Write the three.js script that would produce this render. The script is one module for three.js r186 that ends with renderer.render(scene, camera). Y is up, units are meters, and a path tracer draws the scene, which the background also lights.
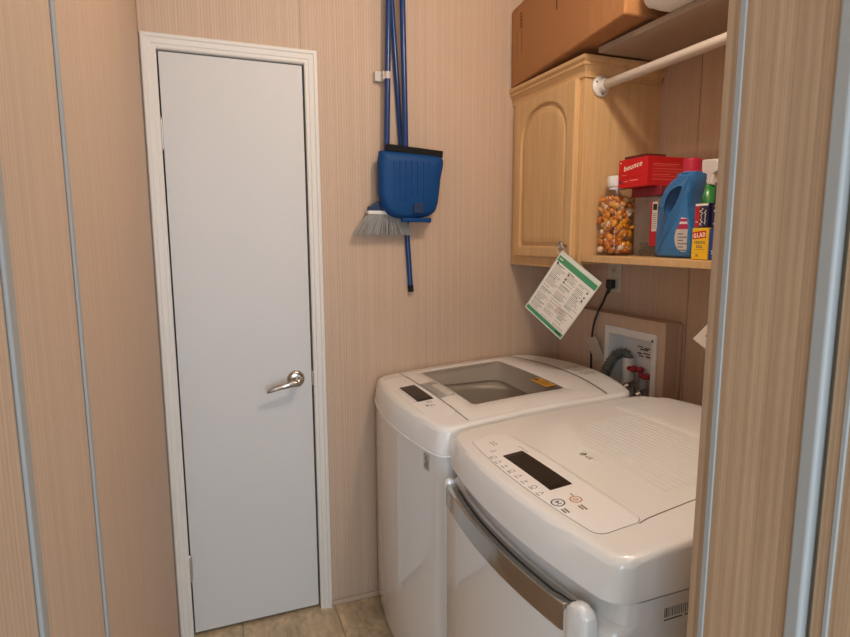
import * as THREE from 'three';
import { RoundedBoxGeometry } from 'three/addons/geometries/RoundedBoxGeometry.js';
import { mergeGeometries, mergeVertices, toCreasedNormals } from 'three/addons/utils/BufferGeometryUtils.js';
import { RectAreaLightUniformsLib } from 'three/addons/lights/RectAreaLightUniformsLib.js';
import { ImprovedNoise } from 'three/addons/math/ImprovedNoise.js';

// ---------------------------------------------------------------- camera, sky, lights, exposure
const scene = new THREE.Scene();
const FPX = 570.1;
const camera = new THREE.PerspectiveCamera(2 * Math.atan(637 / 2 / FPX) * 180 / Math.PI, 850 / 637, 0.02, 60);
{
  const yaw = 0.36847, pitch = 0.14048;
  camera.position.set(0.1008, 1.4422, 2.0771);
  camera.rotation.order = 'YXZ';
  camera.rotation.set(-pitch, -yaw, -0.0032);
}
const renderer = new THREE.WebGLRenderer();
renderer.toneMapping = THREE.LinearToneMapping;
renderer.toneMappingExposure = 1.0;
renderer.shadowMap.enabled = true;
RectAreaLightUniformsLib.init();
scene.background = new THREE.Color().setRGB(0.40, 0.52, 0.70);            // plain daylight sky outside the window
const LAMP = { pos: [0.88, 2.44, 1.24], power: 1.95, color: [1.0, 0.86, 0.71] };
const WINDOWS = [{ x: 0.34, y: 1.2, w: 1.2, h: 1.5, power: 8.0 }, { x: -1.32, y: 1.2, w: 0.9, h: 1.5, power: 7.0 }], WINZ = 3.8;
for (const w of WINDOWS) {
  const day = new THREE.RectAreaLight(new THREE.Color().setRGB(0.70, 0.86, 1.0), w.power, w.w - 0.1, w.h - 0.1);
  day.position.set(w.x, w.y, WINZ - 0.03);
  day.lookAt(w.x, w.y, 0);
  day.name = 'window_daylight';
  scene.add(day);
}

// ---------------------------------------------------------------- helpers
let seed = 12345;
const rnd = () => { seed |= 0; seed = seed + 0x6D2B79F5 | 0; let t = Math.imul(seed ^ seed >>> 15, 1 | seed); t = t + Math.imul(t ^ t >>> 7, 61 | t) ^ t; return ((t ^ t >>> 14) >>> 0) / 4294967296; };
const noise = new ImprovedNoise();
const V = (x, y, z) => new THREE.Vector3(x, y, z);
const lin = (r, g, b) => new THREE.Color().setRGB(r, g, b);
function std(color, roughness = 0.6, extra = {}) { return new THREE.MeshPhysicalMaterial({ color: Array.isArray(color) ? lin(...color) : new THREE.Color(color), roughness, ...extra }); }
function mesh(name, geo, mat, parent = scene) {
  const m = new THREE.Mesh(geo, mat); m.name = name; m.castShadow = m.receiveShadow = true; parent.add(m); return m;
}
const used = {};
function numbered(n) { if (!(n in used)) { used[n] = 0; return n; } used[n]++; return `${n}_${String(used[n]).padStart(3, '0')}`; }
function thing(name, label, category, [x, y, z] = [0, 0, 0], turn = 0, group) {
  const g = new THREE.Group(); g.name = numbered(name); g.position.set(x, y, z); g.rotation.y = turn;
  g.userData = { label, category }; if (group) g.userData.group = group; scene.add(g); return g;
}
function single(name, label, category, geo, mat, group) {
  const m = mesh(numbered(name), geo, mat); m.userData = { label, category }; if (group) m.userData.group = group; return m;
}
function structure(name, label) { const g = new THREE.Group(); g.name = name; g.userData = { kind: 'structure', label, category: name.split('_')[0] }; scene.add(g); return g; }
// box from corner to corner with uv in metres
function bx(x0, y0, z0, x1, y1, z1, bevel = 0, uvOff = 0) {
  const w = x1 - x0, h = y1 - y0, d = z1 - z0;
  const g = bevel > 0 ? new RoundedBoxGeometry(w, h, d, 1, Math.min(bevel, w / 2.01, h / 2.01, d / 2.01)) : new THREE.BoxGeometry(w, h, d);
  g.translate((x0 + x1) / 2, (y0 + y1) / 2, (z0 + z1) / 2);
  return metreUV(g, uvOff);
}
function metreUV(g, off = 0) {
  if (g.index) g = g.toNonIndexed();
  const p = g.attributes.position, n = g.attributes.normal, uv = new Float32Array(p.count * 2);
  for (let i = 0; i < p.count; i += 3) {
    let ax = 0, ay = 0, az = 0;
    for (let k = 0; k < 3; k++) { ax += Math.abs(n.getX(i + k)); ay += Math.abs(n.getY(i + k)); az += Math.abs(n.getZ(i + k)); }
    for (let k = 0; k < 3; k++) {
      const X = p.getX(i + k), Y = p.getY(i + k), Z = p.getZ(i + k), j = (i + k) * 2;
      if (ay > ax && ay > az) { uv[j] = X + off; uv[j + 1] = Z; }
      else if (ax > az) { uv[j] = Z + off; uv[j + 1] = Y; }
      else { uv[j] = X + off; uv[j + 1] = Y; }
    }
  }
  g.setAttribute('uv', new THREE.BufferAttribute(uv, 2));
  return g;
}
function cyl(a, b, r, r2 = r, n = 20) {
  const d = new THREE.Vector3().subVectors(b, a), g = new THREE.CylinderGeometry(r2, r, d.length(), n);
  g.translate(0, d.length() / 2, 0);
  g.applyQuaternion(new THREE.Quaternion().setFromUnitVectors(V(0, 1, 0), d.normalize()));
  g.translate(a.x, a.y, a.z); return g;
}
function tube(pts, r, n = 40, m = 10) { return new THREE.TubeGeometry(new THREE.CatmullRomCurve3(pts), n, r, m); }
function lathe(pts, n = 32) { return new THREE.LatheGeometry(pts.map(([r, y]) => new THREE.Vector2(r, y)), n); }
// rounded rectangle, always the same number of points
function rr(x0, x1, z0, z1, r, ne = 14, na = 6) {
  const pts = [], R = Math.max(0.0005, Math.min(r, (x1 - x0) / 2.02, (z1 - z0) / 2.02));
  const c = [[x1 - R, z1 - R, 0], [x0 + R, z1 - R, 1], [x0 + R, z0 + R, 2], [x1 - R, z0 + R, 3]];
  for (let k = 0; k < 4; k++) {
    const [cx, cz, q] = c[k], [nx, nz] = c[(k + 1) % 4];
    for (let i = 0; i <= na; i++) { const a = (q + i / na) * Math.PI / 2; pts.push([cx + R * Math.cos(a), cz + R * Math.sin(a)]); }
    const a = (q + 1) * Math.PI / 2, sx = cx + R * Math.cos(a), sz = cz + R * Math.sin(a), ex = nx + R * Math.cos(a), ez = nz + R * Math.sin(a);
    for (let i = 1; i < ne; i++) pts.push([sx + (ex - sx) * i / ne, sz + (ez - sz) * i / ne]);
  }
  return pts;
}
// surface through rings of equal length; crease in radians
function loft(rings, { capStart = false, capEnd = false, crease = 0.7, flip = false, closed = true } = {}) {
  const n = rings[0].length, pos = [], idx = [];
  for (const r of rings) for (const q of r) pos.push(q.x, q.y, q.z);
  const e = closed ? n : n - 1;
  for (let k = 0; k + 1 < rings.length; k++) for (let i = 0; i < e; i++) {
    const a = k * n + i, b = k * n + (i + 1) % n, c = a + n, d = b + n;
    flip ? idx.push(a, b, c, b, d, c) : idx.push(a, c, b, b, c, d);
  }
  const cap = (k, rev) => {
    const m = new THREE.Vector3(); rings[k].forEach(q => m.add(q)); m.multiplyScalar(1 / n);
    const o = pos.length / 3; pos.push(m.x, m.y, m.z);
    for (let i = 0; i < n; i++) { const a = k * n + i, b = k * n + (i + 1) % n; rev ? idx.push(o, b, a) : idx.push(o, a, b); }
  };
  if (capStart) cap(0, flip); if (capEnd) cap(rings.length - 1, !flip);
  const g = new THREE.BufferGeometry();
  g.setAttribute('position', new THREE.Float32BufferAttribute(pos, 3)); g.setIndex(idx);
  const out = toCreasedNormals(g, crease);
  const p = out.attributes.position, uv = new Float32Array(p.count * 2);
  for (let i = 0; i < p.count; i++) { uv[2 * i] = p.getX(i); uv[2 * i + 1] = p.getZ(i); }
  out.setAttribute('uv', new THREE.BufferAttribute(uv, 2));
  return out;
}
const merge = a => mergeGeometries(a.map(g => { g = g.index ? g.toNonIndexed() : g; if (!g.attributes.uv) g.setAttribute('uv', new THREE.BufferAttribute(new Float32Array(g.attributes.position.count * 2), 2)); return g; }));

// ---------------------------------------------------------------- textures
function canvasTex(w, h, draw, srgb = true) {
  const c = document.createElement('canvas'); c.width = w; c.height = h; draw(c.getContext('2d'), w, h);
  const t = new THREE.CanvasTexture(c); if (srgb) t.colorSpace = THREE.SRGBColorSpace; t.magFilter = THREE.LinearFilter; return t;
}
function dataTex(w, h, f, sx, sy, srgb = true) {
  const d = new Uint8Array(w * h * 4);
  for (let y = 0; y < h; y++) for (let x = 0; x < w; x++) { const c = f(x / w, y / h, x, y), j = (y * w + x) * 4; for (let k = 0; k < 3; k++) d[j + k] = Math.max(0, Math.min(255, c[k])); d[j + 3] = 255; }
  const t = new THREE.DataTexture(d, w, h); if (srgb) t.colorSpace = THREE.SRGBColorSpace;
  t.wrapS = t.wrapT = THREE.RepeatWrapping; t.magFilter = THREE.LinearFilter; t.minFilter = THREE.LinearMipmapLinearFilter; t.generateMipmaps = true; t.repeat.set(sx, sy); t.needsUpdate = true; return t;
}
// periodic noise
const pn = (u, v, a, b, s) => { const x = Math.cos(2 * Math.PI * u) * a, y = Math.sin(2 * Math.PI * u) * a, z = Math.sin(2 * Math.PI * v) * b; return noise.noise(x + s, y + 2.7 * s, z + Math.cos(2 * Math.PI * v) * b * 0.77); };
// striped wallboard covering: vertical pinstripes of a fabric-like print
const stripeRow = new Float32Array(1024).map((_, i) => {
  const u = i / 1024;
  return 0.55 * Math.max(-1, Math.min(1, 2.2 * pn(u, 0, 46, 0, 3))) + 0.45 * pn(u, 0, 12, 0, 8) + 0.35 * Math.sin(u * 2 * Math.PI * 64);
});
function vinyl(base, amp) {
  return dataTex(1024, 512, (u, v, x, y) => {
    const s = stripeRow[x] + 0.35 * pn(u, v, 40, 6, 17) + 0.25 * (rnd() - 0.5), t = 0.5 * pn(u, v, 1.3, 1.2, 31);
    const k = amp * s + 4 * t;
    return [base[0] + k, base[1] + k * 1.02, base[2] + k * 1.0];
  }, 1 / 0.62, 1 / 0.9);
}
const vinylTex = vinyl([204, 177, 154], 12);
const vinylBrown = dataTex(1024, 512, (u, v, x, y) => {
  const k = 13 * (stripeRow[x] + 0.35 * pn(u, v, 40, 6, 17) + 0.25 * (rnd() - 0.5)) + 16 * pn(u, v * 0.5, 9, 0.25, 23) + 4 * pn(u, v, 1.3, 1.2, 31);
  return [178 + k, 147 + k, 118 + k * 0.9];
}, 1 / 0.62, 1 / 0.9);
const mapleTex = dataTex(512, 512, (u, v) => {
  const g = pn(u, v * 1, 22, 0.5, 5) * 9 + pn(u, v, 5, 0.8, 9) * 8 + pn(u, v, 70, 2.2, 13) * 6 + (rnd() - 0.5) * 4;
  return [214 + g, 174 + g * 1.05, 124 + g * 1.1];
}, 1 / 0.6, 1 / 1.2);
const boardTex = dataTex(256, 256, (u, v) => { const g = pn(u, v, 30, 4, 4) * 5 + pn(u, v, 3, 3, 9) * 6 + (rnd() - 0.5) * 6; return [172 + g, 118 + g, 72 + g]; }, 1 / 0.4, 1 / 0.4);
const tileTex = dataTex(512, 512, (u, v) => {
  const a = pn(u, v, 2.2, 2.2, 1), b = pn(u, v, 6, 6, 6), c = pn(u, v, 15, 15, 11), d = rnd() - 0.5;
  const k = a * 20 + b * 22 + c * 14 + d * 8, w = Math.max(0, b + a * 0.6) * 18;
  return [200 + k, 178 + k - w * 0.3, 148 + k - w];
}, 1 / 0.7, 1 / 0.7);
const fineBump = dataTex(256, 256, (u, v) => { const g = 128 + pn(u, v, 40, 40, 2) * 60 + (rnd() - 0.5) * 50; return [g, g, g]; }, 1 / 0.06, 1 / 0.06, false);

// ---------------------------------------------------------------- materials
const M = {
  wall: new THREE.MeshPhysicalMaterial({ map: vinylTex, roughness: 0.62, bumpMap: vinylTex, bumpScale: 0.0006 }),
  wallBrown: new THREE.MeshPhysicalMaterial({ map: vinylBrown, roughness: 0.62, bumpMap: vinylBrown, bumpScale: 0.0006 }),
  batten: std([0.37, 0.37, 0.365], 0.5),
  boardCore: std([0.52, 0.46, 0.38], 0.9),
  ceiling: std([0.80, 0.77, 0.72], 0.9),
  plaster: std([0.66, 0.60, 0.52], 0.9),
  tile: new THREE.MeshPhysicalMaterial({ map: tileTex, roughness: 0.42 }),
  grout: std([0.36, 0.29, 0.21], 0.95),
  doorPaint: std([0.69, 0.68, 0.67], 0.5, { bumpMap: fineBump, bumpScale: 0.00012 }),
  casing: std([0.80, 0.77, 0.72], 0.45),
  nickel: std([0.55, 0.50, 0.45], 0.22, { metalness: 1 }),
  steel: std([0.62, 0.62, 0.62], 0.3, { metalness: 1 }),
  maple: new THREE.MeshPhysicalMaterial({ map: mapleTex, roughness: 0.4 }),
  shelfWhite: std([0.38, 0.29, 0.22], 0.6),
  white: std([0.87, 0.865, 0.855], 0.24, { clearcoat: 0.5, clearcoatRoughness: 0.08 }),
  gloss: std([0.77, 0.76, 0.75], 0.18, { clearcoat: 1, clearcoatRoughness: 0.03 }),
  greyPlastic: std([0.36, 0.35, 0.33], 0.35),
  midPlastic: std([0.58, 0.57, 0.55], 0.35),
  gapShadeAndScrew: std([0.16, 0.15, 0.14], 0.7),  // dark tone painting the shade in machine gaps; also colours the screws
  black: std([0.02, 0.02, 0.022], 0.3),
  display: std([0.022, 0.016, 0.013], 0.25, { specularIntensity: 0.35 }),
  blue: std([0.006, 0.045, 0.18], 0.26),
  bluePan: std([0.003, 0.058, 0.21], 0.5, { specularIntensity: 0.5 }),
  blueDark: std([0.008, 0.03, 0.10], 0.5),
  rubber: std([0.012, 0.012, 0.012], 0.8, { specularIntensity: 0.4 }),
  bristle: std([0.42, 0.41, 0.40], 0.7),
  whitePlastic: std([0.82, 0.80, 0.77], 0.4),
  red: std([0.62, 0.018, 0.02], 0.4),
  glass: std([0.95, 0.96, 0.96], 0.02, { transmission: 1, thickness: 0, ior: 1.5 }),
};

// ---------------------------------------------------------------- the setting
const H = 2.52, XL = -0.053, XR = 1.60, PX = 0.62, PZ0 = 1.605, PZ1 = 1.738;
// door wall with the door opening; each covered board and batten its own piece
{
  const w = structure('wall_back', 'pinstriped beige panel wall with the white door in it');
  mesh('backing', bx(-0.25, 0, -0.16, 1.72, H, -0.12), M.boardCore, w);
  mesh('panel', bx(XL - 0.08, 0, -0.12, -0.008, 2.04, 0), M.wall, w);
  mesh('panel', bx(XL - 0.08, 2.04, -0.12, 0.4605, H, 0), M.wall, w);
  mesh('panel', bx(0.4605, 0, -0.12, XR + 0.1, H, 0, 0, 0.11), M.wall, w);
  mesh('batten', bx(0.449, 2.075, 0, 0.472, H, 0.0035, 0.0012), M.wall, w);
  mesh('batten', bx(XL + 0.0005, 2.078, 0, XL + 0.012, H, 0.004, 0.0015), M.wall, w);
}
{
  const w = structure('wall_left', 'pinstriped beige panel wall with grey battens at far left');
  const x0 = XL - 0.10;
  mesh('core', bx(x0, 0, 0.0, XL - 0.012, H, 1.648), M.boardCore, w);
  for (const [a, b, o] of [[0.004, 1.2405, 0], [1.2425, 1.514, 0.2], [1.516, 1.648, 0.37]]) mesh('panel', bx(XL - 0.012, 0, a, XL, H, b, 0, o), M.wall, w);
  for (const [z, d] of [[1.2435, 0.0065], [1.515, 0.009]]) mesh('batten', bx(XL, 0, z - d, XL + 0.0042, H, z + d, 0.0018), M.batten, w);
  mesh('corner_trim', bx(x0 - 0.004, 0, 1.648, XL + 0.004, H, 1.656, 0.003), M.batten, w);
}
{
  const w = structure('wall_right', 'pinstriped beige panel wall behind the washing machines');
  mesh('core', bx(XR + 0.012, 0, 0, XR + 0.1, H, PZ0), M.boardCore, w);
  for (const [a, b, o] of [[0, 0.6275, 0.05], [0.6305, PZ0, 0.3]]) mesh('panel', bx(XR, 0, a, XR + 0.012, H, b, 0, o), M.wall, w);
}
{
  const w = structure('wall_partition', 'narrow end of partition wall with blue-grey edge trims at right');
  const PE = 1.80;
  mesh('core', bx(PX + 0.012, 0, PZ0 + 0.004, 2.5, H, PE - 0.004), M.boardCore, w);
  mesh('panel', bx(PX, 0, PZ0, PX + 0.012, H, 1.6205, 0, 0.31), M.wallBrown, w);
  mesh('panel', bx(PX, 0, 1.6275, PX + 0.012, H, 1.722, 0, 0.07), M.wallBrown, w);
  mesh('panel', bx(PX + 0.012, 0, PZ0, 2.5, H, PZ0 + 0.012, 0, 0.15), M.wallBrown, w);
  mesh('panel', bx(PX + 0.004, 0, 1.744, PX + 0.012, H, 1.7555, 0, 0.5), M.wallBrown, w);
  mesh('panel', bx(PX + 0.004, 0, 1.7595, PX + 0.012, H, PE, 0, 0.27), M.wallBrown, w);
  mesh('panel', bx(PX + 0.012, 0, PE - 0.012, 2.5, H, PE, 0, 0.4), M.wallBrown, w);
  mesh('batten', bx(PX - 0.0015, 0, 1.620, PX + 0.006, H, 1.628, 0.0015), M.batten, w);
  mesh('corner_trim', bx(PX - 0.004, 0, 1.722, PX + 0.010, H, PZ1 + 0.001, 0.004), M.batten, w);
  mesh('batten', bx(PX + 0.002, 0, 1.755, PX + 0.008, H, 1.760, 0.0012), M.batten, w);
}
// the room the photograph is taken from
{
  const L = -2.4, R = 2.5, F = WINZ;
  mesh('wall_front_left', bx(L, 0, 1.53, XL - 0.104, H, 1.648), M.plaster).userData = { kind: 'structure' };
  mesh('wall_far_left', bx(L - 0.1, 0, 1.53, L, H, F + 0.1), M.plaster).userData = { kind: 'structure' };
  mesh('wall_far_right', bx(R, 0, PZ0, R + 0.1, H, F + 0.1), M.plaster).userData = { kind: 'structure' };
  const w = structure('wall_front', 'plain wall with two windows behind the viewer');
  const spans = WINDOWS.map(q => [q.x - q.w / 2, q.x + q.w / 2]).sort((p, q) => p[0] - q[0]), c = WINDOWS[0].y - WINDOWS[0].h / 2, d = WINDOWS[0].y + WINDOWS[0].h / 2;
  const edges = [L, ...spans.flat(), R];
  for (let i = 0; i < edges.length; i += 2) mesh('wall_panel', bx(edges[i], 0, F, edges[i + 1], H, F + 0.1), M.plaster, w);
  spans.forEach(([a, b], i) => {
    mesh('wall_panel', bx(a, 0, F, b, c, F + 0.1), M.plaster, w);
    mesh('wall_panel', bx(a, d, F, b, H, F + 0.1), M.plaster, w);
    const win = structure(`window_${i + 1}`, ['left window letting daylight into the front room', 'right window letting daylight into the front room'][i]);
    mesh('window_frame', merge([bx(a, c, F + 0.02, a + 0.05, d, F + 0.08), bx(b - 0.05, c, F + 0.02, b, d, F + 0.08), bx(a, c, F + 0.02, b, c + 0.05, F + 0.08), bx(a, d - 0.05, F + 0.02, b, d, F + 0.08)]), M.casing, win);
    mesh('pane', bx(a + 0.05, c + 0.05, F + 0.048, b - 0.05, d - 0.05, F + 0.05), M.glass, win);
  });
  mesh('ceiling', bx(L - 0.1, H, -0.16, R + 0.1, H + 0.08, F + 0.1), M.ceiling).userData = { kind: 'structure', label: 'flat white ceiling above the room', category: 'ceiling' };
  const f = structure('floor', 'beige mottled stone-look tile floor');
  mesh('grout', bx(L - 0.1, -0.08, -0.16, R + 0.1, -0.0025, F + 0.1), M.grout, f);
  const T = 0.348, g = 0.004;
  for (let i = -7; i < 7; i++) for (let j = 0; j < 12; j++) {
    const x0 = 0.164 + i * T + g / 2, z0 = j * T - 0.09 + g / 2;
    if (x0 + T < L || x0 > R) continue;
    mesh('tile', bx(Math.max(x0, L), -0.02, z0, Math.min(x0 + T - g, R), 0, z0 + T - g, 0.0015, i * 0.37 + j * 0.21), M.tile, f);
  }
}
// casing round the door, with mitred corners
function trimLength(a, b, nrm, prof, mitreA, mitreB) {
  // prof: [out, proud] pairs; out runs from the opening edge; a -> b along the edge
  const dir = new THREE.Vector3().subVectors(b, a).normalize();
  const ring = (p, m) => prof.map(([o, h]) => p.clone().addScaledVector(nrm, o).addScaledVector(dir, m * o).add(V(0, 0, h)));
  return loft([ring(a, mitreA), ring(b, mitreB)], { capStart: true, capEnd: true, crease: 0.3 });
}
{
  const t = structure('trim_1', 'white moulded casing round the narrow door');
  const prof = [[0, -0.004], [0, 0.008], [0.004, 0.0105], [0.012, 0.0105], [0.015, 0.013], [0.029, 0.0145], [0.033, 0.018], [0.041, 0.018], [0.044, 0.015], [0.044, -0.004]];
  const x0 = -0.0045, x1 = 0.458, y1 = 2.036;
  const m1 = mesh('casing_side', trimLength(V(x0, 0, 0), V(x0, y1, 0), V(-1, 0, 0), prof, 0, 1), M.casing, t);
  const m2 = mesh('casing_side', trimLength(V(x1, 0, 0), V(x1, y1, 0), V(1, 0, 0), prof, 0, 1), M.casing, t);
  mesh('casing_head', trimLength(V(x0, y1, 0), V(x1, y1, 0), V(0, 1, 0), prof, -1, 1), M.casing, t);
  mesh('jamb', merge([bx(-0.010, 0, -0.11, -0.0045, 2.04, 0), bx(0.458, 0, -0.11, 0.463, 2.04, 0), bx(-0.01, 2.035, -0.11, 0.463, 2.042, 0)]), M.casing, t);
}
{
  const d = structure('door_1', 'narrow flat white door with lever handle');
  mesh('door_leaf', bx(0, 0.014, -0.040, 0.452, 2.031, -0.003, 0.002), M.doorPaint, d);
  const cx = 0.394, cy = 0.930;
  const ros = lathe([[0, 0.011], [0.016, 0.0108], [0.024, 0.009], [0.030, 0.005], [0.0325, 0.0], [0.0325, -0.002]], 40); ros.rotateX(Math.PI / 2); ros.translate(cx, cy, -0.003);
  const r = mesh('rosette', ros, M.nickel, d);
  const hub = lathe([[0.0125, 0], [0.0115, 0.02], [0.011, 0.045], [0.0125, 0.052], [0.012, 0.06], [0, 0.063]], 24); hub.rotateX(Math.PI / 2); hub.translate(cx, cy, 0);
  const rings = []; const N = 16;
  for (let k = 0; k <= N; k++) {
    const s = k / N, x = cx + 0.008 - s * 0.118, y = cy - 0.002 - 0.020 * s * s - 0.003 * s, z = 0.052 + 0.006 * Math.sin(s * 3), hw = (0.0125 - 0.004 * s) * (s > 0.97 ? 0.6 : s > 0.9 ? 0.9 : 1) * (s < 0.03 ? 0.7 : 1), hd = 0.0085 - 0.003 * s;
    const q = []; for (let i = 0; i < 16; i++) { const a = i / 16 * Math.PI * 2; q.push(V(x, y + hw * Math.sin(a), z + hd * Math.cos(a))); } rings.push(q);
  }
  mesh('lever', merge([hub, loft(rings, { capStart: true, capEnd: true, crease: 1.2 })]), M.nickel, d);
  for (const y of [0.27, 1.775]) {
    const h = mesh('hinge', merge([cyl(V(-0.002, y - 0.045, 0.004), V(-0.002, y + 0.045, 0.004), 0.0045, 0.0045, 12), bx(-0.0075, y - 0.043, -0.004, 0.006, y + 0.043, -0.001)]), M.steel, d);
    for (const s of [-1, 1]) mesh('hinge_pin', cyl(V(-0.002, y + s * 0.045, 0.004), V(-0.002, y + s * 0.052, 0.004), 0.0055, 0.003, 10), M.steel, h);
  }
  mesh('strike_plate', bx(0.4525, 0.90, -0.02, 0.4575, 0.955, -0.0005), M.nickel, d);
}
mesh('baseboard_back', bx(0.504, 0, 0, XR, 0.020, 0.010, 0.004), M.wall).userData = { kind: 'structure', label: 'thin beige base trim along the door wall', category: 'baseboard' };

// plumbing chase along the right wall with its opening
const CX = 1.530, BX = { z0: 0.315, z1: 0.572, y0: 0.84, y1: 1.106 };
{
  const c = structure('wall_chase', 'boxed-in pinstriped plumbing chase low on the right wall');
  mesh('panel', bx(CX, 0.0, 0.0005, CX + 0.01, 1.148, BX.z0, 0.001, 0.2), M.wall, c);
  mesh('panel', bx(CX, BX.y1, BX.z0, CX + 0.01, 1.148, BX.z1, 0.001, 0.2), M.wall, c);
  mesh('panel', bx(CX, 0.0, BX.z0, CX + 0.01, BX.y0, BX.z1, 0.001, 0.2), M.wall, c);
  mesh('panel', bx(CX, 0.0, BX.z1, CX + 0.01, 1.148, 0.606, 0.001, 0.2), M.wall, c);
  mesh('panel', bx(CX, 1.148, 0.0005, XR - 0.0005, 1.156, 0.612, 0.001, 0.2), M.wall, c);
  mesh('panel', bx(CX + 0.002, 0.0, 0.606, XR - 0.0005, 1.148, 0.612, 0.001, 0.4), M.wall, c);
  mesh('corner_trim', bx(CX - 0.003, 0, 0.588, CX + 0.004, 1.15, 0.615, 0.002), M.wall, c);
  mesh('corner_trim', bx(XR - 0.014, 0, 0.6125, XR - 0.0005, 1.15, 0.620, 0.002), M.wall, c);
}

// ---------------------------------------------------------------- ceiling lamp
{
  const t = thing('ceiling_lamp', 'round frosted dome lamp on the ceiling above the dryer', 'lamp', [LAMP.pos[0], H, LAMP.pos[2]]);
  mesh('lamp_base', lathe([[0, 0], [0.13, 0], [0.135, -0.012], [0.13, -0.022], [0.0, -0.022]], 40), M.steel, t);
  mesh('lamp_shade', lathe([[0.118, -0.022], [0.118, -0.04], [0.10, -0.075], [0.06, -0.098], [0, -0.105]], 40), new THREE.MeshStandardMaterial({ color: lin(0.9, 0.88, 0.82), emissive: lin(...LAMP.color), emissiveIntensity: 2, roughness: 0.5 }), t);
  const l = new THREE.PointLight(lin(...LAMP.color), LAMP.power, 0, 2);
  l.position.set(...LAMP.pos); l.castShadow = true; l.shadow.radius = 3.5; l.name = 'lamp_light'; scene.add(l);
}

// ---------------------------------------------------------------- washer and dryer
// local frame of a machine: x to the right seen from its front, z towards its front
const FRONT = 0.362, REAR = 0.30, BOWF = 0.040, BOWR = 0.075;
function machineShape(hw) {
  const ringXZ = (dS, dF, dR, r) => rr(-hw + dS, hw - dS, -REAR + dR, FRONT - dF, r).map(([x, v]) => {
    const k = 1 - (x / hw) ** 2;
    return [x, v > 0 ? v + BOWF * k * Math.min(1, v / (FRONT - dF)) : v - BOWR * k * Math.min(1, -v / (REAR - dR))];
  });
  const ytop = (x, z) => { const s = Math.max(0, Math.min(1, (0.40 - z) / 0.78)); return 0.918 + 0.045 * (1 - (1 - s) ** 2) - 0.010 * (x / hw) ** 2; };
  const zfront = x => FRONT + BOWF * (1 - (x / hw) ** 2);
  const flat = (pts, y) => pts.map(([x, z]) => V(x, y, z));
  const onTop = (pts, off) => pts.map(([x, z]) => V(x, ytop(x, z) + off, z));
  const SEAM = 0.838;
  const shoulder = () => [
    flat(ringXZ(0.020, 0.020, 0.020, 0.03), SEAM), flat(ringXZ(0.001, 0.001, 0.001, 0.036), SEAM), flat(ringXZ(0.0, 0.0, 0, 0.036), SEAM + 0.003), flat(ringXZ(0.0001, 0.0008, 0.0002, 0.036), SEAM + 0.006), flat(ringXZ(0.0003, 0.004, 0.001, 0.036), SEAM + 0.03),
    onTop(ringXZ(0.0006, 0.0095, 0.0012, 0.036), -0.0165), onTop(ringXZ(0.0010, 0.0105, 0.002, 0.036), -0.0125), onTop(ringXZ(0.002, 0.0145, 0.002, 0.036), -0.0075), onTop(ringXZ(0.0045, 0.018, 0.0045, 0.037), -0.0032), onTop(ringXZ(0.008, 0.022, 0.008, 0.038), -0.0011), onTop(ringXZ(0.012, 0.027, 0.012, 0.040), -0.0002), onTop(ringXZ(0.020, 0.036, 0.020, 0.045), 0)];
  const patchPts = (x0, x1, z0, z1, r) => rr(x0, x1, z0, z1, r);
  // raised plate following the top
  const plate = (pts, h, inset = 0.0015) => {
    const cx = pts.reduce((s, q) => s + q[0], 0) / pts.length, cz = pts.reduce((s, q) => s + q[1], 0) / pts.length;
    const sc = (k) => pts.map(([x, z]) => [cx + (x - cx) * k, cz + (z - cz) * k]);
    const rings = [onTop(pts, -0.001), onTop(pts, h * 0.6), onTop(sc(1 - inset / 0.06), h)];
    for (const k of [0.8, 0.6, 0.4, 0.2, 0.02]) rings.push(onTop(sc(k * (1 - inset / 0.06)), h));
    const g = loft(rings, { crease: 0.5, capEnd: true });
    const xs = pts.map(q => q[0]), zs = pts.map(q => q[1]), x0 = Math.min(...xs), x1 = Math.max(...xs), z0 = Math.min(...zs), z1 = Math.max(...zs), p = g.attributes.position, uv = g.attributes.uv;
    for (let i = 0; i < p.count; i++) uv.setXY(i, (p.getX(i) - x0) / (x1 - x0), 1 - (p.getZ(i) - z0) / (z1 - z0));
    return g;
  };
  const ribbon = (pts, w, off) => {          // narrow strip along a path on the top
    const a = [], b = [];
    pts.forEach(([x, z], i) => { const q0 = pts[Math.max(0, i - 1)], q1 = pts[Math.min(pts.length - 1, i + 1)], l = Math.hypot(q1[0] - q0[0], q1[1] - q0[1]) || 1, nx = -(q1[1] - q0[1]) / l * w / 2, nz = (q1[0] - q0[0]) / l * w / 2; a.push([x + nx, z + nz]); b.push([x - nx, z - nz]); });
    const lift = (q, o) => onTop(q, o);
    const ring = [lift(a, -0.001), lift(a, off), lift(b, off), lift(b, -0.001)];
    return loft(ring, { closed: false, crease: 0.5 });
  };
  return { hw, ringXZ, ytop, zfront, flat, onTop, SEAM, shoulder, plate, ribbon };
}
const subdiv = (pts, n = 8) => { const o = []; for (let i = 0; i + 1 < pts.length; i++) for (let k = 0; k < n; k++) o.push([pts[i][0] + (pts[i + 1][0] - pts[i][0]) * k / n, pts[i][1] + (pts[i + 1][1] - pts[i][1]) * k / n]); o.push(pts[pts.length - 1]); return o; };
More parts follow.
